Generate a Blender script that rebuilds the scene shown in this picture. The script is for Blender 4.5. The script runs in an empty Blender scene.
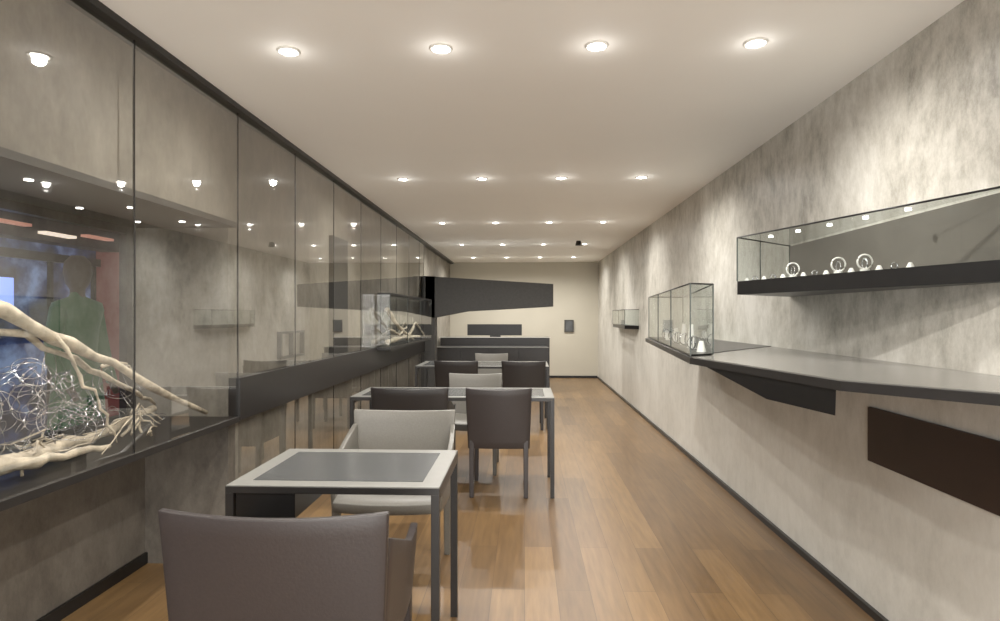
import bpy, bmesh, math, random
from mathutils import Vector, Matrix
random.seed(4)
sc = bpy.context.scene
sc.view_settings.view_transform = 'Standard'
sc.view_settings.exposure = 0.15
sc.view_settings.gamma = 1.1

# ------------------------------------------------------------------ materials
def newmat(name):
    m = bpy.data.materials.new(name); m.use_nodes = True
    nt = m.node_tree; b = nt.nodes['Principled BSDF']
    return m, nt, b
def C(r, g, b):
    def l(c):
        c /= 255.0
        return c/12.92 if c < 0.04045 else ((c+0.055)/1.055)**2.4
    return (l(r), l(g), l(b), 1)
def plain(name, col, rough=0.5, metal=0.0, noise=0.12, scale=30, bump=0.0, coat=0):
    m, nt, b = newmat(name)
    b.inputs['Roughness'].default_value = rough
    b.inputs['Metallic'].default_value = metal
    b.inputs['Coat Weight'].default_value = coat
    tc = nt.nodes.new('ShaderNodeTexCoord')
    n = nt.nodes.new('ShaderNodeTexNoise'); n.inputs['Scale'].default_value = scale
    n.inputs['Detail'].default_value = 4
    nt.links.new(tc.outputs['Object'], n.inputs['Vector'])
    r = nt.nodes.new('ShaderNodeValToRGB')
    r.color_ramp.elements[0].position = 0.3; r.color_ramp.elements[1].position = 0.7
    r.color_ramp.elements[0].color = tuple(c*(1-noise) for c in col[:3])+(1,)
    r.color_ramp.elements[1].color = tuple(min(1, c*(1+noise)) for c in col[:3])+(1,)
    nt.links.new(n.outputs['Fac'], r.inputs['Fac'])
    nt.links.new(r.outputs['Color'], b.inputs['Base Color'])
    if bump:
        bp = nt.nodes.new('ShaderNodeBump'); bp.inputs['Strength'].default_value = bump
        bp.inputs['Distance'].default_value = 0.004
        nt.links.new(n.outputs['Fac'], bp.inputs['Height'])
        nt.links.new(bp.outputs['Normal'], b.inputs['Normal'])
    return m
def plaster(name, dark, mid, light, rough=0.6, base=None):
    m, nt, b = newmat(name)
    tc = nt.nodes.new('ShaderNodeTexCoord')
    mp = nt.nodes.new('ShaderNodeMapping'); mp.inputs['Scale'].default_value = (1, 1.0, 0.8)
    nt.links.new(tc.outputs['Object'], mp.inputs['Vector'])
    n1 = nt.nodes.new('ShaderNodeTexNoise'); n1.inputs['Scale'].default_value = 1.4
    n1.inputs['Detail'].default_value = 10; n1.inputs['Roughness'].default_value = 0.7; n1.inputs['Distortion'].default_value = 0.3
    mp2 = nt.nodes.new('ShaderNodeMapping'); mp2.inputs['Scale'].default_value = (6, 6.0, 3.0)
    nt.links.new(tc.outputs['Object'], mp2.inputs['Vector'])
    n2 = nt.nodes.new('ShaderNodeTexNoise'); n2.inputs['Scale'].default_value = 1.8
    n2.inputs['Detail'].default_value = 10; n2.inputs['Roughness'].default_value = 0.82
    nt.links.new(mp.outputs['Vector'], n1.inputs['Vector'])
    nt.links.new(mp2.outputs['Vector'], n2.inputs['Vector'])
    mx = nt.nodes.new('ShaderNodeMath'); mx.operation = 'MULTIPLY_ADD'
    nt.links.new(n2.outputs['Fac'], mx.inputs[0]); mx.inputs[1].default_value = 0.42
    m2 = nt.nodes.new('ShaderNodeMath'); m2.operation = 'MULTIPLY'; m2.inputs[1].default_value = 0.58
    nt.links.new(n1.outputs['Fac'], m2.inputs[0]); nt.links.new(m2.outputs[0], mx.inputs[2])
    r = nt.nodes.new('ShaderNodeValToRGB')
    r.color_ramp.elements[0].position = 0.39; r.color_ramp.elements[0].color = dark
    r.color_ramp.elements[1].position = 0.6; r.color_ramp.elements[1].color = light
    e = r.color_ramp.elements.new(0.49); e.color = mid
    nt.links.new(mx.outputs[0], r.inputs['Fac'])
    out = r.outputs['Color']
    if base:   # lower part of the wall blends to a lighter, more even colour
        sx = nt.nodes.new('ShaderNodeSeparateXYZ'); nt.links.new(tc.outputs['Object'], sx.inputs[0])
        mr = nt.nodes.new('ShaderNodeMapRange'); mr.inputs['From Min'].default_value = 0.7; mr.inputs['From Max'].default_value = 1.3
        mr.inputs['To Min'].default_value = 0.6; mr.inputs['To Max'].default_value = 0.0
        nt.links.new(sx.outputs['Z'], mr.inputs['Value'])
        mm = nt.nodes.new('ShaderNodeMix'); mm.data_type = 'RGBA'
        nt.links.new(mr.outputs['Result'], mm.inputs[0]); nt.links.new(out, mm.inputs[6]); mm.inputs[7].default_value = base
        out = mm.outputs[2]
    nt.links.new(out, b.inputs['Base Color'])
    b.inputs['Roughness'].default_value = rough
    bp = nt.nodes.new('ShaderNodeBump'); bp.inputs['Strength'].default_value = 0.2; bp.inputs['Distance'].default_value = 0.008
    nt.links.new(mx.outputs[0], bp.inputs['Height']); nt.links.new(bp.outputs['Normal'], b.inputs['Normal'])
    return m
def woodfloor():
    m, nt, b = newmat('oak_floor')
    tc = nt.nodes.new('ShaderNodeTexCoord')
    mp = nt.nodes.new('ShaderNodeMapping'); mp.inputs['Rotation'].default_value = (0, 0, math.radians(90))
    nt.links.new(tc.outputs['Object'], mp.inputs['Vector'])
    br = nt.nodes.new('ShaderNodeTexBrick')
    br.inputs['Color1'].default_value = C(130, 101, 65); br.inputs['Color2'].default_value = C(103, 78, 49)
    br.inputs['Mortar'].default_value = C(76, 56, 37)
    br.inputs['Scale'].default_value = 1; br.inputs['Mortar Size'].default_value = 0.0012
    br.inputs['Brick Width'].default_value = 1.5; br.inputs['Row Height'].default_value = 0.16
    br.offset = 0.37
    nt.links.new(mp.outputs['Vector'], br.inputs['Vector'])
    mp2 = nt.nodes.new('ShaderNodeMapping'); mp2.inputs['Scale'].default_value = (14, 1.2, 1)
    nt.links.new(tc.outputs['Object'], mp2.inputs['Vector'])
    n = nt.nodes.new('ShaderNodeTexNoise'); n.inputs['Scale'].default_value = 2.5; n.inputs['Detail'].default_value = 7
    nt.links.new(mp2.outputs['Vector'], n.inputs['Vector'])
    r = nt.nodes.new('ShaderNodeValToRGB')
    r.color_ramp.elements[0].position = 0.3; r.color_ramp.elements[0].color = (0.72, 0.70, 0.67, 1)
    r.color_ramp.elements[1].position = 0.7; r.color_ramp.elements[1].color = (1.1, 1.1, 1.08, 1)
    nt.links.new(n.outputs['Fac'], r.inputs['Fac'])
    mix = nt.nodes.new('ShaderNodeMix'); mix.data_type = 'RGBA'; mix.blend_type = 'MULTIPLY'
    mix.inputs[0].default_value = 1
    nt.links.new(br.outputs['Color'], mix.inputs[6]); nt.links.new(r.outputs['Color'], mix.inputs[7])
    nt.links.new(mix.outputs[2], b.inputs['Base Color'])
    b.inputs['Roughness'].default_value = 0.34
    bp = nt.nodes.new('ShaderNodeBump'); bp.inputs['Strength'].default_value = 0.12; bp.inputs['Distance'].default_value = 0.003
    nt.links.new(n.outputs['Fac'], bp.inputs['Height']); nt.links.new(bp.outputs['Normal'], b.inputs['Normal'])
    return m
def glassmat(name, base=0.05, gain=0.55, tint=(0.93, 0.96, 0.95, 1)):
    m = bpy.data.materials.new(name); m.use_nodes = True; nt = m.node_tree
    nt.nodes.remove(nt.nodes['Principled BSDF']); out = nt.nodes['Material Output']
    t = nt.nodes.new('ShaderNodeBsdfTransparent'); t.inputs['Color'].default_value = tint
    g = nt.nodes.new('ShaderNodeBsdfGlossy'); g.inputs['Roughness'].default_value = 0.02
    lw = nt.nodes.new('ShaderNodeLayerWeight'); lw.inputs['Blend'].default_value = 0.5
    p = nt.nodes.new('ShaderNodeMath'); p.operation = 'POWER'; p.inputs[1].default_value = 2.5
    nt.links.new(lw.outputs['Facing'], p.inputs[0])
    q = nt.nodes.new('ShaderNodeMath'); q.operation = 'MULTIPLY_ADD'; q.inputs[1].default_value = gain; q.inputs[2].default_value = base
    nt.links.new(p.outputs[0], q.inputs[0])
    mx = nt.nodes.new('ShaderNodeMixShader')
    nt.links.new(q.outputs[0], mx.inputs[0]); nt.links.new(t.outputs[0], mx.inputs[1]); nt.links.new(g.outputs[0], mx.inputs[2])
    nt.links.new(mx.outputs[0], out.inputs['Surface'])
    return m
def emis(name, col, s):
    m, nt, b = newmat(name)
    b.inputs['Base Color'].default_value = col
    b.inputs['Emission Color'].default_value = col; b.inputs['Emission Strength'].default_value = s
    return m

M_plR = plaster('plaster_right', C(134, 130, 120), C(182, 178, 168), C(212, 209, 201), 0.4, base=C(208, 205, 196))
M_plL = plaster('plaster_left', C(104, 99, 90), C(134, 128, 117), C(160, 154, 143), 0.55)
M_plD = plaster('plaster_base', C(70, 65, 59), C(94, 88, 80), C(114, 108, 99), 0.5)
M_ceil = plain('ceiling_paint', C(252, 250, 245), 0.7, noise=0.01, scale=3)
M_back = plain('back_wall_paint', C(188, 182, 166), 0.7, noise=0.03, scale=2)
M_floor = woodfloor()
M_black = plain('black_metal', C(20, 19, 19), 0.35, 0.2)
M_dark = plain('dark_lacquer', C(31, 29, 28), 0.35)
M_bulk = plain('charcoal_panel', C(58, 57, 55), 0.6)
M_leather = plain('brown_leather', C(48, 42, 41), 0.42, noise=0.1, scale=120, bump=0.12)
M_leather2 = plain('dark_leather', C(36, 32, 31), 0.42, noise=0.1, scale=120, bump=0.12)
M_leather3 = plain('lit_leather', C(104, 101, 94), 0.38, noise=0.08, scale=120, bump=0.12)  # downlight reflection on the chair backs put into the leather colour
M_stone = plain('table_border', C(124, 123, 118), 0.28, noise=0.05)
M_inset = plain('table_inset_glass', C(66, 68, 69), 0.22, noise=0.05)
M_white = plain('white_top', C(205, 202, 194), 0.35, noise=0.02)
M_shelf = plain('shelf_grey', C(112, 110, 105), 0.2, noise=0.06, scale=5)
M_taupe = plain('case_backing', C(96, 91, 84), 0.4, noise=0.1, scale=5)
M_rust = plain('rust_panel', C(42, 29, 25), 0.5, noise=0.2, scale=6)
M_wood = plain('driftwood_bark', C(192, 178, 156), 0.8, noise=0.4, scale=22, bump=1.0)
M_silver = plain('silver', C(225, 225, 228), 0.18, 1.0, noise=0.03)
M_pearl = plain('display_white', C(235, 232, 226), 0.4, noise=0.02)
M_glass = glassmat('clear_glass')
M_glassL = glassmat('wall_glass', 0.18, 0.62, (0.91, 0.91, 0.89, 1))
M_edge = plain('glass_edge', C(70, 76, 73), 0.2)
M_lamp = emis('downlight_glow', (1, 0.97, 0.90, 1), 35)
M_lamp2 = emis('small_led_glow', (1, 0.95, 0.88, 1), 8)
M_ring = plain('white_trim_ring', C(225, 222, 215), 0.4, noise=0.01)

# ------------------------------------------------------------------ mesh builder
class MB:
    def __init__(s): s.v = []; s.f = []; s.m = []; s.mats = []; s.sm = []
    def mi(s, mat):
        if mat not in s.mats: s.mats.append(mat)
        return s.mats.index(mat)
    def add(s, vs, fs, mat, smooth=False):
        o = len(s.v); s.v += [tuple(v) for v in vs]; k = s.mi(mat)
        for f in fs: s.f.append([o+i for i in f]); s.m.append(k); s.sm.append(smooth)
    def hexa(s, bot, top, mat):
        n = len(bot)
        fs = [list(range(n))[::-1], [n+i for i in range(n)]]
        for i in range(n):
            j = (i+1) % n; fs.append([i, j, n+j, n+i])
        s.add(list(bot)+list(top), fs, mat)
    def box(s, a, b, mat):
        x0, y0, z0 = a; x1, y1, z1 = b
        q = [(x0, y0), (x1, y0), (x1, y1), (x0, y1)]
        s.hexa([(x, y, z0) for x, y in q], [(x, y, z1) for x, y in q], mat)
    def prism(s, pts, z0, z1, mat):
        s.hexa([(x, y, z0) for x, y in pts], [(x, y, z1) for x, y in pts], mat)
    def quad(s, pts, mat): s.add(pts, [list(range(len(pts)))], mat)
    def tube(s, path, radii, mat, n=8, closed=False):
        P = [Vector(p) for p in path]; N = len(P); vs = []; fs = []
        for i, p in enumerate(P):
            if closed: t = P[(i+1) % N]-P[i-1]
            else: t = P[min(i+1, N-1)]-P[max(i-1, 0)]
            t.normalize()
            up = Vector((0, 0, 1)) if abs(t.z) < 0.9 else Vector((1, 0, 0))
            a = t.cross(up).normalized(); b = t.cross(a)
            for k in range(n):
                an = 2*math.pi*k/n
                vs.append(p+(a*math.cos(an)+b*math.sin(an))*radii[i])
        for i in range(N if closed else N-1):
            j = (i+1) % N
            for k in range(n):
                l = (k+1) % n
                fs.append([i*n+k, i*n+l, j*n+l, j*n+k])
        if not closed:
            fs.append(list(range(n))[::-1]); fs.append([(N-1)*n+k for k in range(n)])
        s.add(vs, fs, mat, True)
    def ring(s, c, R, r, mat, axis='z', n=20):
        pts = []
        for i in range(n):
            a = 2*math.pi*i/n; u, w = R*math.cos(a), R*math.sin(a)
            d = {'z': (u, w, 0), 'y': (u, 0, w), 'x': (0, u, w)}[axis]
            pts.append((c[0]+d[0], c[1]+d[1], c[2]+d[2]))
        s.tube(pts, [r]*n, mat, 6, True)
    def cyl(s, c, r, h, mat, n=20, r2=None):
        r2 = r if r2 is None else r2
        bot = [(c[0]+r*math.cos(2*math.pi*i/n), c[1]+r*math.sin(2*math.pi*i/n), c[2]) for i in range(n)]
        top = [(c[0]+r2*math.cos(2*math.pi*i/n), c[1]+r2*math.sin(2*math.pi*i/n), c[2]+h) for i in range(n)]
        s.hexa(bot, top, mat)
    def lathe(s, c, prof, mat, n=18, sx=1, sy=1):
        vs = []; fs = []
        for r, z in prof:
            for k in range(n):
                a = 2*math.pi*k/n; vs.append((c[0]+sx*r*math.cos(a), c[1]+sy*r*math.sin(a), c[2]+z))
        for i in range(len(prof)-1):
            for k in range(n):
                l = (k+1) % n; fs.append([i*n+k, i*n+l, (i+1)*n+l, (i+1)*n+k])
        fs.append(list(range(n))[::-1]); fs.append([(len(prof)-1)*n+k for k in range(n)])
        s.add(vs, fs, mat, True)
    def surf(s, fn, nu, nv, th, mat):
        vs = []; fs = []
        for k in range(2):
            for j in range(nv+1):
                for i in range(nu+1):
                    p = Vector(fn(i/nu, j/nv))
                    if k: p = p+Vector(th(i/nu, j/nv))
                    vs.append(p)
        W = nu+1; O = W*(nv+1)
        for j in range(nv):
            for i in range(nu):
                a = j*W+i
                fs.append([a, a+1, a+W+1, a+W]); fs.append([O+a, O+a+W, O+a+W+1, O+a+1])
        for i in range(nu):
            fs.append([i, O+i, O+i+1, i+1]); a = nv*W+i; fs.append([a, a+1, O+a+1, O+a])
        for j in range(nv):
            a = j*W; fs.append([a, a+W, O+a+W, O+a]); a = j*W+nu; fs.append([a, O+a, O+a+W, a+W])
        s.add(vs, fs, mat, True)
    def obj(s, name, loc=(0, 0, 0), rot=0, bevel=0, recenter=True):
        v = [Vector(p) for p in s.v]; off = Vector((0, 0, 0))
        if recenter and loc == (0, 0, 0):
            lo = [min(p[i] for p in v) for i in range(3)]; hi = [max(p[i] for p in v) for i in range(3)]
            off = Vector(((lo[0]+hi[0])/2, (lo[1]+hi[1])/2, lo[2])); v = [p-off for p in v]
        me = bpy.data.meshes.new(name); me.from_pydata([tuple(p) for p in v], [], s.f)
        for m in s.mats: me.materials.append(m)
        for p, k, sm in zip(me.polygons, s.m, s.sm): p.material_index = k; p.use_smooth = sm
        bm = bmesh.new(); bm.from_mesh(me); bmesh.ops.recalc_face_normals(bm, faces=bm.faces); bm.to_mesh(me); bm.free()
        o = bpy.data.objects.new(name, me); sc.collection.objects.link(o)
        o.location = Vector(loc)+off; o.rotation_euler = (0, 0, rot)
        if bevel:
            b = o.modifiers.new('bevel', 'BEVEL'); b.width = bevel; b.segments = 2; b.limit_method = 'ANGLE'; b.angle_limit = math.radians(50)
        return o
def one(name, a, b, mat, bevel=0):
    m = MB(); m.box(a, b, mat); return m.obj(name, recenter=False, bevel=bevel)

H = 2.47; XL = -1.546; XR = 1.566; YB = 13.07; YF = -2.6; YN = 3.235
# ------------------------------------------------------------------ shell
one('floor', (-2.16, YF, -0.1), (XR+0.1, YB+0.1, 0), M_floor)
one('ceiling', (-2.2, YF, H), (XR+0.1, YB+0.1, H+0.1), M_ceil)
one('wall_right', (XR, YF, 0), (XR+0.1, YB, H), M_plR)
one('wall_back', (-1.7, YB, 0), (XR+0.1, YB+0.1, H), M_back)
w = MB()
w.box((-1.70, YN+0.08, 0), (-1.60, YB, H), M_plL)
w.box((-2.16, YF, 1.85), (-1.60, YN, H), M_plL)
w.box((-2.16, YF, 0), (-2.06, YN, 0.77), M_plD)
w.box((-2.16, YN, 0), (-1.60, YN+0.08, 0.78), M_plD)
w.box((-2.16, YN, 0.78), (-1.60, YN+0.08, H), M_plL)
w.obj('wall_left', recenter=False)
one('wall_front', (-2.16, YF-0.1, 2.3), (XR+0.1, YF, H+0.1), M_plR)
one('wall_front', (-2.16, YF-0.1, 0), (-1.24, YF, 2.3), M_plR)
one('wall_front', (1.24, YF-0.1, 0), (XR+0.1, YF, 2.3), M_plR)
w = MB()
for x in (-1.2, 0, 1.2): w.box((x-0.03, YF-0.08, 0), (x+0.03, YF-0.02, 2.29), M_black)
w.box((-1.2, YF-0.08, 2.23), (1.2, YF-0.02, 2.29), M_black)
w.obj('door_1', recenter=False)
one('baseboard_right', (XR-0.02, YF, 0), (XR, YB, 0.035), M_black)
one('baseboard_back', (-1.6, YB-0.015, 0), (XR-0.02, YB, 0.05), M_black)
one('baseboard_left', (-2.06, YF, 0), (-2.045, YN, 0.06), M_black)
one('trim_1', (-1.60, YF, H-0.028), (XL+0.03, YB, H), M_black)

# glass wall panels on the left
seams = [-2.6, -1.75, -0.9, -0.1, 0.7, 1.52, 2.36, 3.235, 4.06, 4.895, 5.72, 6.52, 7.32, 8.12, 8.92, 9.33]
g = MB()
for a, b in zip(seams[:-1], seams[1:]):
    z0 = 0.80 if b <= YN+0.01 else 0.02
    g.quad([(XL, a+0.003, z0), (XL, b-0.003, z0), (XL, b-0.003, H-0.03), (XL, a+0.003, H-0.03)], M_glassL)
    g.box((XL-0.006, b-0.003, z0), (XL+0.001, b+0.003, H-0.03), M_black)
g.obj('showcase_glazing', recenter=False)
one('display_ledge_band', (-1.598, YN, 0.78), (XL+0.012, 9.33, 1.007), M_dark)

# ------------------------------------------------------------------ shop-window niche on the left
n = MB()
n.box((-2.15, YF+0.01, 0.772), (XL+0.01, YN-0.002, 0.80), M_dark)
n.box((-2.15, YF+0.01, 1.82), (XL-0.005, YN-0.002, 1.848), M_bulk)
for y in (-0.8, 0.45, 1.7): n.box((-2.15, y-0.02, 0.80), (-2.11, y+0.02, 1.82), M_black)
n.box((-2.15, YN-0.08, 0.80), (-2.11, YN-0.002, 1.82), M_black)
n.box((-2.15, YF+0.01, 1.78), (-2.11, YN-0.08, 1.82), M_black)
n.box((-2.15, YF+0.01, 0.80), (-2.11, YN-0.08, 0.82), M_black)
for y in (0.9, 1.5, 2.05, 2.6, 3.0):
    for x in (-1.72, -1.95):
        n.cyl((x, y, 1.816), 0.014, 0.003, M_lamp2)
n.obj('display_niche', recenter=False)

def stripes():
    m, nt, b = newmat('mall_facade_glow')
    tc = nt.nodes.new('ShaderNodeTexCoord'); mp = nt.nodes.new('ShaderNodeMapping')
    mp.inputs['Scale'].default_value = (1, 2.2, 2.4)
    nt.links.new(tc.outputs['Object'], mp.inputs['Vector'])
    n = nt.nodes.new('ShaderNodeTexNoise'); n.inputs['Scale'].default_value = 1.9; n.inputs['Detail'].default_value = 6
    nt.links.new(mp.outputs['Vector'], n.inputs['Vector'])
    r = nt.nodes.new('ShaderNodeValToRGB')
    r.color_ramp.elements[0].position = 0.40; r.color_ramp.elements[0].color = C(26, 32, 50)
    r.color_ramp.elements[1].position = 0.70; r.color_ramp.elements[1].color = C(130, 155, 200)
    e = r.color_ramp.elements.new(0.54); e.color = C(48, 62, 104)
    nt.links.new(n.outputs['Fac'], r.inputs['Fac'])
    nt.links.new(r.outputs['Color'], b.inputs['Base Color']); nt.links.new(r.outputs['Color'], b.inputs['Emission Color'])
    b.inputs['Emission Strength'].default_value = 0.5  # facade glows by itself to look lit, though it is no lamp
    return m
o = MB()
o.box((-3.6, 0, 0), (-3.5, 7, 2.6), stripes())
M_red = emis('red_column_glow', C(118, 60, 56), 0.35)  # column and soffit given self-glow in place of arcade lighting
M_arc = emis('arcade_soffit_glow', C(40, 38, 42), 0.2)
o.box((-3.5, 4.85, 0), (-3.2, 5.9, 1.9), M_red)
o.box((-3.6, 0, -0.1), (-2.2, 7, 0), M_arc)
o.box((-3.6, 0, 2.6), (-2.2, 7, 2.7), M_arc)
o.box((-3.45, 0, 1.86), (-3.3, 7, 2.1), M_arc)
M_ws = emis('warm_sign', C(215, 150, 130), 0.6)
M_ws2 = emis('white_sign', C(255, 235, 215), 1.1)
M_bl = emis('blue_glow_sign', C(150, 180, 255), 1.2)
for y, z, mm in ((3.75, 1.93, M_ws), (4.15, 1.90, M_ws2), (4.55, 1.93, M_ws), (5.0, 1.88, M_ws2)): o.box((-3.3, y-0.14, z), (-3.24, y+0.14, z+0.018), mm)
for y in (3.72, 4.35, 4.8): o.box((-3.5, y-0.012, 0.6), (-3.47, y+0.012, 1.75), M_black)
o.box((-3.5, 3.0, 1.74), (-3.46, 4.85, 1.8), M_black)
o.box((-3.49, 3.85, 1.40), (-3.46, 4.0, 1.60), M_bl)
for z in (1.15, 1.3, 1.45, 1.6): o.box((-3.2, 4.95, z), (-3.18, 5.3, z+0.03), M_bulk)
o.obj('shopping_arcade_facade', recenter=False)
M_green = emis('green_coat_glow', C(34, 78, 46), 0.4)  # coat and resin glow by themselves, arcade light put into the material
M_skin = emis('mannequin_resin_glow', C(84, 74, 64), 0.15)
p = MB()
c0 = (-3.0, 3.98, 0.0)
p.lathe(c0, [(0.16, 0), (0.16, 0.02), (0.02, 0.03), (0.02, 0.35)], M_dark)
p.lathe(c0, [(0.20, 0.32), (0.205, 0.5), (0.19, 0.75), (0.165, 0.95), (0.135, 1.1), (0.15, 1.25), (0.185, 1.38), (0.17, 1.43), (0.06, 1.47), (0.045, 1.50)], M_green, sx=0.72, sy=1.0)
p.lathe(c0, [(0.045, 1.46), (0.045, 1.52), (0.07, 1.56), (0.085, 1.63), (0.078, 1.70), (0.04, 1.745)], M_skin, sx=1.05, sy=0.85)
for s in (-1, 1):
    p.tube([(c0[0], c0[1]+s*0.16, 1.39), (c0[0], c0[1]+s*0.215, 1.2), (c0[0]+0.02, c0[1]+s*0.24, 1.05), (c0[0]+0.10, c0[1]+s*0.20, 0.88)], [0.055, 0.05, 0.042, 0.034], M_green, 10)
    p.tube([(c0[0]+0.10, c0[1]+s*0.20, 0.88), (c0[0]+0.14, c0[1]+s*0.19, 0.80)], [0.026, 0.018], M_skin, 8)
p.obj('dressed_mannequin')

# driftwood and jewellery
def branch(mb, pts, r0, r1, mat=M_wood, jit=0.012, sub=6):
    P = []
    for a, b in zip(pts[:-1], pts[1:]):
        for k in range(sub):
            t = k/sub
            P.append([a[i]*(1-t)+b[i]*t+random.uniform(-jit, jit) for i in range(3)])
    P.append(list(pts[-1])); N = len(P)
    R = [(r0+(r1-r0)*i/(N-1))*random.uniform(0.75, 1.25) for i in range(N)]
    mb.tube(P, R, mat, 8)
d = MB()
branch(d, [(-1.95, 1.2, 1.62), (-1.82, 1.95, 1.40), (-1.74, 2.5, 1.14), (-1.66, 3.12, 0.84)], 0.035, 0.014)
branch(d, [(-1.86, 1.5, 1.40), (-1.80, 2.15, 1.27), (-1.78, 2.6, 1.06), (-1.86, 3.0, 0.9)], 0.016, 0.008)
branch(d, [(-1.68, 1.4, 0.835), (-1.70, 1.95, 0.85), (-1.80, 2.5, 0.84), (-1.90, 3.05, 0.87)], 0.034, 0.016)
branch(d, [(-1.8, 1.5, 0.88), (-1.66, 2.0, 0.86), (-1.64, 2.35, 0.83)], 0.028, 0.01)
branch(d, [(-1.72, 2.2, 1.26), (-1.68, 2.3, 1.05), (-1.66, 2.42, 0.83)], 0.008, 0.004)
branch(d, [(-1.78, 2.5, 1.14), (-1.84, 2.75, 1.12), (-1.9, 2.95, 1.0)], 0.009, 0.004)
for i in range(18):
    y = random.uniform(1.7, 2.7); x = random.uniform(-1.95, -1.66)
    branch(d, [(x, y, random.uniform(0.81, 0.85)), (x+random.uniform(-.1, .06), y+random.uniform(-.2, .2), random.uniform(0.83, 0.95)),
               (x+random.uniform(-.12, .07), y+random.uniform(-.3, .3), random.uniform(0.82, 0.88))], 0.006, 0.002, sub=4)
d.obj('driftwood_branches', recenter=False)
j = MB()
for i in range(110):
    y = random.uniform(1.75, 2.75); x = random.uniform(-2.0, -1.72); z = random.uniform(0.84, 1.16-0.2*abs(y-2.2))
    R = random.uniform(0.015, 0.09)
    pts = []
    ax = Vector((random.uniform(-1, 1), random.uniform(-1, 1), random.uniform(-1, 1))).normalized()
    q = ax.to_track_quat('Z', 'Y')
    for k in range(18):
        a = 2*math.pi*k/18
        v = q @ Vector((R*math.cos(a), R*math.sin(a), 0))+Vector((x, y, z)); v.z = max(v.z, 0.806); v.x = min(max(v.x, -2.1), -1.57)
        pts.append(v)
    j.tube(pts, [0.0012]*18, M_silver, 5, True)
    if i % 2:
        c = pts[0]; s = 0.006
        j.add([c+Vector(t)*s for t in ((1, 0, 0), (-1, 0, 0), (0, 1, 0), (0, -1, 0), (0, 0, 1), (0, 0, -1))],
              [(0, 2, 4), (2, 1, 4), (1, 3, 4), (3, 0, 4), (2, 0, 5), (1, 2, 5), (3, 1, 5), (0, 3, 5)], M_silver)
j.obj('silver_wire_jewelry', recenter=False)

# ------------------------------------------------------------------ far glass case with driftwood on left wall
c = MB()
x0, x1, ya, yb, z0, z1 = XL+0.014, XL+0.15, 6.3, 9.1, 1.01, 1.56
c.box((x0, ya, z0-0.03), (x1, yb, z0), M_dark)
c.box((x0, ya, z1), (x1, yb, z1+0.02), M_dark)
c.quad([(x1, ya, z0), (x1, yb, z0), (x1, yb, z1), (x1, ya, z1)], M_glass)
c.quad([(x0, ya, z0), (x1, ya, z0), (x1, ya, z1), (x0, ya, z1)], M_glass)
for y in (ya, 7.25, 8.2, yb): c.box((x1-0.006, y-0.004, z0), (x1, y+0.004, z1), M_edge)
branch(c, [(x0+0.07, 6.45, 1.40), (x0+0.06, 7.1, 1.2), (x0+0.08, 7.9, 1.03)], 0.03, 0.012, jit=0.008)
branch(c, [(x0+0.06, 6.5, 1.05), (x0+0.06, 7.4, 1.08), (x0+0.08, 8.4, 1.05)], 0.03, 0.016, jit=0.006)
branch(c, [(x0+0.06, 7.6, 1.04), (x0+0.06, 8.2, 1.25), (x0+0.08, 8.8, 1.05)], 0.018, 0.01, jit=0.006)
branch(c, [(x0+0.06, 6.6, 1.2), (x0+0.08, 7.0, 1.12), (x0+0.08, 7.5, 1.2)], 0.015, 0.008, jit=0.01)
c.obj('glass_display_case')
f = MB()
for a, b in (((3.88, 1.06), (3.90, 1.24)), ((4.28, 1.06), (4.30, 1.24)), ((3.88, 1.225), (4.30, 1.24)), ((3.88, 1.06), (4.30, 1.075)), ((4.08, 1.06), (4.095, 1.24))):
    f.box((-1.598, a[0], a[1]), (-1.57, b[0], b[1]), M_black)
f.obj('picture_frame')
one('wall_niche_panel', (-1.60, 4.93, 1.02), (-1.565, 5.35, 2.0), M_bulk)

# ------------------------------------------------------------------ right: long shelf + cases
ZS = 1.149
s = MB()
outline = [(XR, 1.2), (1.22, 1.62), (0.973, 1.92), (0.787, 2.94), (1.06, 5.4), (XR, 5.5)]
s.prism(outline[::-1], ZS-0.034, ZS-0.004, M_dark)
s.prism([(XR, 1.22), (1.225, 1.635), (0.98, 1.93), (0.80, 2.94), (1.07, 5.39), (XR, 5.49)][::-1], ZS-0.004, ZS, M_shelf)
s.prism([(1.47, 5.36), (1.56, 3.93), (0.876, 3.10), (1.06, 5.3)], ZS, ZS+0.003, M_dark)
s.hexa([(0.905, 2.32, ZS-0.115), (0.972, 1.95, ZS-0.115), (1.00, 2.02, ZS-0.115), (1.00, 2.4, ZS-0.115)],
       [(0.82, 2.80, ZS-0.034), (0.972, 1.945, ZS-0.034), (1.00, 2.0, ZS-0.034), (1.00, 2.8, ZS-0.034)], M_black)
s.obj('wall_shelf')

def glasscase(name, plan, z0, z1, base=0.0, mull=True):
    c = MB(); N = len(plan)
    if base: c.prism(plan, z0-base, z0, M_black)
    else: c.prism(plan, z0, z0+0.006, M_black)
    for i in range(N):
        a, b = plan[i], plan[(i+1) % N]
        if a[0] > XR-0.02 and b[0] > XR-0.02: continue
        c.quad([(a[0], a[1], z0), (b[0], b[1], z0), (b[0], b[1], z1), (a[0], a[1], z1)], M_glass)
        c.tube([(a[0], a[1], z1), (b[0], b[1], z1)], [0.004, 0.004], M_black, 4)
        c.box((a[0]-0.003, a[1]-0.003, z0), (a[0]+0.003, a[1]+0.003, z1), M_edge)
    c.quad([(x, y, z1) for x, y in plan], M_glass)
    return c
c = glasscase('a', [(0.795, 2.96), (0.93, 3.05), (1.36, 5.3), (1.07, 5.3)], ZS+0.004, 1.50)
for t in (0.33, 0.66):
    x = 0.795+t*0.275; y = 2.96+t*2.34
    c.box((x-0.003, y-0.003, ZS+0.01), (x+0.003, y+0.003, 1.5), M_edge)
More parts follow.
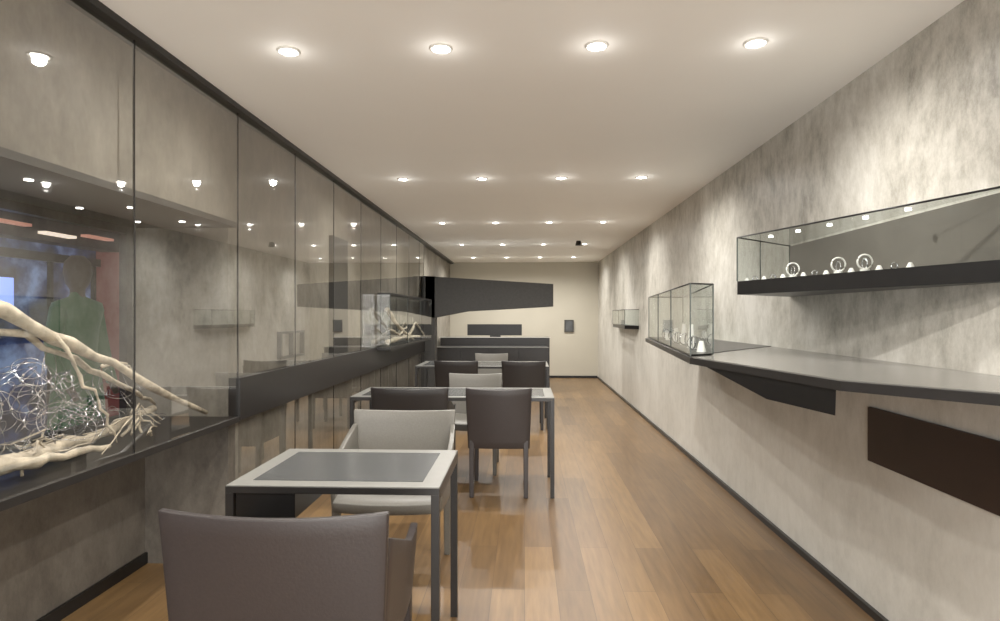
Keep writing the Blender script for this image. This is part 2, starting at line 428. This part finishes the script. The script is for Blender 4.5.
for i in range(16):
    t = 0.06+i*0.055; x = 0.88+t*0.3+random.uniform(-.02, .02); y = 3.05+t*2.25
    if i % 3 == 0: c.cyl((x, y, ZS+0.01), 0.025, random.uniform(0.05, 0.14), M_pearl, 12, 0.012)
    else: c.ring((x, y, ZS+0.05), 0.035, 0.004, M_silver, 'xy'[i % 2])
c.obj('glass_display_case')
pl = [(1.116, 3.25), (1.562, 1.83), (1.562, 3.66)]
c = glasscase('b', pl, 1.525, 1.755, base=0.07)
c.box((1.555, 1.86, 1.525), (1.562, 3.64, 1.75), M_taupe)
c.tube([(1.30, 3.42, 1.53), (1.30, 3.42, 1.755)], [0.003, 0.003], M_edge, 4)
for i in range(15):
    t = i/14; x = 1.19+t*0.27; y = 3.2-t*0.95+0.12
    if i in (5, 9, 11):
        c.cyl((x, y, 1.526), 0.018, 0.012, M_pearl, 12)
        c.ring((x, y, 1.526+0.042), 0.03, 0.0035, M_pearl, 'y')
        c.ring((x, y, 1.526+0.035), 0.02, 0.003, M_silver, 'x')
    elif i % 2: c.ring((x, y, 1.526+0.014), 0.012, 0.003, M_silver, 'y')
    else:
        c.cyl((x, y, 1.526), 0.016, 0.022, M_pearl, 10, 0.006)
for i in range(5):
    t = i/4; c.cyl((1.27+t*0.2, 3.2-t*0.8, 1.750), 0.011, 0.003, M_lamp2)
c.obj('glass_display_case')
one('wall_recess_panel', (XR-0.012, 1.3, 0.69), (XR, 2.83, 0.934), M_rust)
c = glasscase('c', [(1.40, 8.6), (1.562, 8.4), (1.562, 10.2), (1.45, 10.1)], 1.2, 1.42, base=0.05)
c.obj('glass_display_case')

# ------------------------------------------------------------------ furniture
def table(xa, xb, ya, yb, drawer=True, top=0.74):
    t = MB(); w, d = xb-xa, yb-ya
    t.box((0, 0, top-0.028), (w, d, top-0.004), M_dark)
    t.box((0.002, 0.002, top-0.004), (w-0.002, d-0.002, top), M_stone)
    t.box((0.07, 0.07, top), (w-0.07, d-0.07, top+0.002), M_inset)
    for x in (0, w-0.03):
        for y in (0, d-0.03): t.box((x, y, 0), (x+0.03, y+0.03, top-0.028), M_dark)
    t.box((0, 0.03, top-0.05), (0.03, d-0.03, top-0.028), M_dark); t.box((w-0.03, 0.03, top-0.05), (w, d-0.03, top-0.028), M_dark)
    if drawer: t.box((0.035, 0.01, top-0.12), (0.25, d-0.05, top-0.028), M_black)
    return t.obj('cafe_table', loc=(xa, ya, 0), bevel=0.003)
table(-1.07, -0.30, 2.14, 2.74)
table(-1.30, 0.22, 4.49, 5.10, False)
table(-1.30, 0.29, 7.2, 8.0, False)

def chair(x, y, rot=0, arms=True, mat=M_leather, w=0.60, hgt=0.80):
    c = MB(); h = w/2
    def back(u, v):
        sx = 2*u-1
        return (sx*h*(0.93+0.07*v), -0.235-0.055*v+0.035*sx*sx*(0.4+0.6*v), 0.36+(hgt-0.36)*v+0.012*sx*sx*v)
    c.surf(back, 14, 8, lambda u, v: (0, -0.026, 0), mat)
    def seat(u, v):
        sx = 2*u-1
        return (sx*(h-0.035), -0.235+0.47*v, 0.455-0.012*(1-sx*sx)-0.02*max(0, v-0.85)/0.15)
    c.surf(seat, 10, 10, lambda u, v: (0, 0, -0.05), mat)
    for sx in (-1, 1):
        for yy, top in ((-0.235, 0.42), (0.2, 0.42)):
            xo = sx*(h-0.045); a = 0.016; b = 0.02
            yb_ = yy-(0.02 if yy < 0 else -0.01)
            c.hexa([(xo-a, yb_-a, 0), (xo+a, yb_-a, 0), (xo+a, yb_+a, 0), (xo-a, yb_+a, 0)],
                   [(xo-b, yy-b, top), (xo+b, yy-b, top), (xo+b, yy+b, top), (xo-b, yy+b, top)], mat)
        if arms:
            def arm(u, v, sx=sx):
                topz = 0.735-0.11*min(1, u*1.6)
                yy = -0.25+0.45*u
                return (sx*(h*0.93+0.02*v+0.012*math.sin(u*3.14)), yy, 0.38+(topz-0.38)*v)
            c.surf(arm, 10, 5, lambda u, v, sx=sx: (-sx*0.026, 0, 0), mat)
    o = c.obj('armchair' if arms else 'dining_chair', loc=(x, y, 0), rot=rot)
    b = o.modifiers.new('bevel', 'BEVEL'); b.width = 0.005; b.segments = 2; b.limit_method = 'ANGLE'; b.angle_limit = math.radians(50)
    return o
PI = math.pi
chair(-0.69, 1.92, 0, True, M_leather, 0.64)
chair(-0.68, 3.17, PI, True, M_leather3, 0.58)
chair(-0.85, 4.75, 0, True, M_leather2, 0.58)
chair(-0.19, 4.75, 0, False, M_leather, 0.49)
chair(-0.45, 5.33, PI, False, M_leather3, 0.49)
chair(-0.01, 7.4, 0, False, M_leather2, 0.52)
chair(-0.80, 7.4, 0, False, M_leather2, 0.52)
chair(-0.46, 8.25, PI, False, M_leather3, 0.46)

# ------------------------------------------------------------------ far end
r = MB()
r.box((-1.55, 11.2, 0), (0.46, 11.8, 0.925), M_dark)
r.box((-1.57, 11.18, 0.928), (0.48, 11.2, 0.94), M_white)
for x in (-0.9, -0.25): r.box((x-0.004, 11.195, 0.05), (x+0.004, 11.2, 0.9), M_black)
r.box((-1.55, 10.5, 0), (0.40, 11.1, 0.785), M_dark)
r.box((-1.57, 10.48, 0.783), (0.42, 10.5, 0.792), M_stone)
for x in (-1.1, -0.6, -0.1): r.box((x-0.005, 10.49, 0.05), (x+0.005, 10.5, 0.77), M_black)
r.obj('reception_counter', bevel=0.002)
m = MB()
m.box((-1.08, 11.5, 0.96), (-0.05, 11.54, 1.17), M_dark); m.box((-0.65, 11.45, 0.926), (-0.45, 11.6, 0.96), M_black)
m.obj('desk_monitor')
b = MB()
poly = [(XL+0.02, 1.28), (-0.91, 1.40), (0.44, 1.475), (0.44, 1.82), (XL+0.02, 1.945)]
b.add([(x, 9.34, z) for x, z in poly]+[(x, 9.75, z) for x, z in poly],
      [[0, 1, 2, 3, 4], [9, 8, 7, 6, 5]]+[[i, (i+1) % 5, 5+(i+1) % 5, 5+i] for i in range(5)], M_bulk)
b.box((-1.598, 9.34, 0), (-1.38, 9.6, 1.945), M_bulk)
b.obj('angular_canopy')
q = MB(); q.box((0.85, YB-0.03, 0.98), (1.05, YB, 1.24), M_bulk); q.box((0.88, YB-0.033, 1.01), (1.02, YB-0.03, 1.21), M_inset)
q.obj('wall_sign')
q = MB(); q.cyl((0.82, 9.3, H-0.07), 0.05, 0.07, M_black, 20, 0.035); q.obj('security_camera_dome')

# ------------------------------------------------------------------ downlights
dl = bpy.data.lights.new('downlight_beam', 'SPOT'); dl.energy = 62; dl.spot_size = math.radians(166); dl.spot_blend = 0.9
dl.color = (1, 0.96, 0.90); dl.shadow_soft_size = 0.025
sp = bpy.data.lights.new('ceiling_halo_fill', 'POINT'); sp.energy = 0.22; sp.color = (1, 0.96, 0.90); sp.shadow_soft_size = 0.0  # added unseen point lamp under each downlight, brightens the ceiling as a halo
for y in (-2.2, 0.1, 2.55, 5.0, 7.4, 9.7, 11.9):
    for x in (-1.0, -0.35, 0.30, 0.95):
        m = MB()
        m.ring((0, 0, H-0.003), 0.043, 0.006, M_ring, n=24)
        m.cyl((0, 0, H-0.005), 0.030, 0.004, M_lamp, 24)
        o = m.obj('recessed_downlight', loc=(x, y, 0))
        lo = bpy.data.objects.new('beam', dl); sc.collection.objects.link(lo); lo.parent = o; lo.location = (0, 0, H-0.02)
        lo = bpy.data.objects.new('halo_fill', sp); sc.collection.objects.link(lo); lo.parent = o; lo.location = (0, 0, H-0.07)
nl = bpy.data.lights.new('niche_beam', 'SPOT'); nl.energy = 13; nl.spot_size = math.radians(110); nl.spot_blend = 0.7; nl.color = (1, 0.97, 0.93); nl.shadow_soft_size = 0.02
par = bpy.data.objects.new('niche_spotlights', None); sc.collection.objects.link(par)
for x, y in ((-1.72, 1.5), (-1.72, 2.05), (-1.72, 2.6)):
    lo = bpy.data.objects.new('beam', nl); sc.collection.objects.link(lo); lo.location = (x, y, 1.80); lo.parent = par
# added fill lamp behind the camera, tilted up to brighten the ceiling
al = bpy.data.lights.new('entrance_fill', 'AREA'); al.shape = 'RECTANGLE'; al.size = 2.3; al.size_y = 2.1; al.energy = 135; al.color = (1, 0.98, 0.95)
ao = bpy.data.objects.new('entrance_fill', al); sc.collection.objects.link(ao); ao.location = (0, YF-0.15, 1.15); ao.rotation_euler = (math.radians(124), 0, 0)

w = bpy.data.worlds.new('World'); sc.world = w; w.use_nodes = True
w.node_tree.nodes['Background'].inputs['Color'].default_value = (0.95, 0.97, 1.0, 1)
w.node_tree.nodes['Background'].inputs['Strength'].default_value = 0.4

# ------------------------------------------------------------------ camera
cam = bpy.data.cameras.new('camera'); co = bpy.data.objects.new('camera', cam); sc.collection.objects.link(co)
co.location = (0, 0, 1.35); co.rotation_euler = (math.radians(90), 0, math.atan(24.5/610))
cam.sensor_width = 36; cam.lens = 36*610/1000; cam.shift_y = 4.2/1000; cam.clip_start = 0.05
sc.camera = co
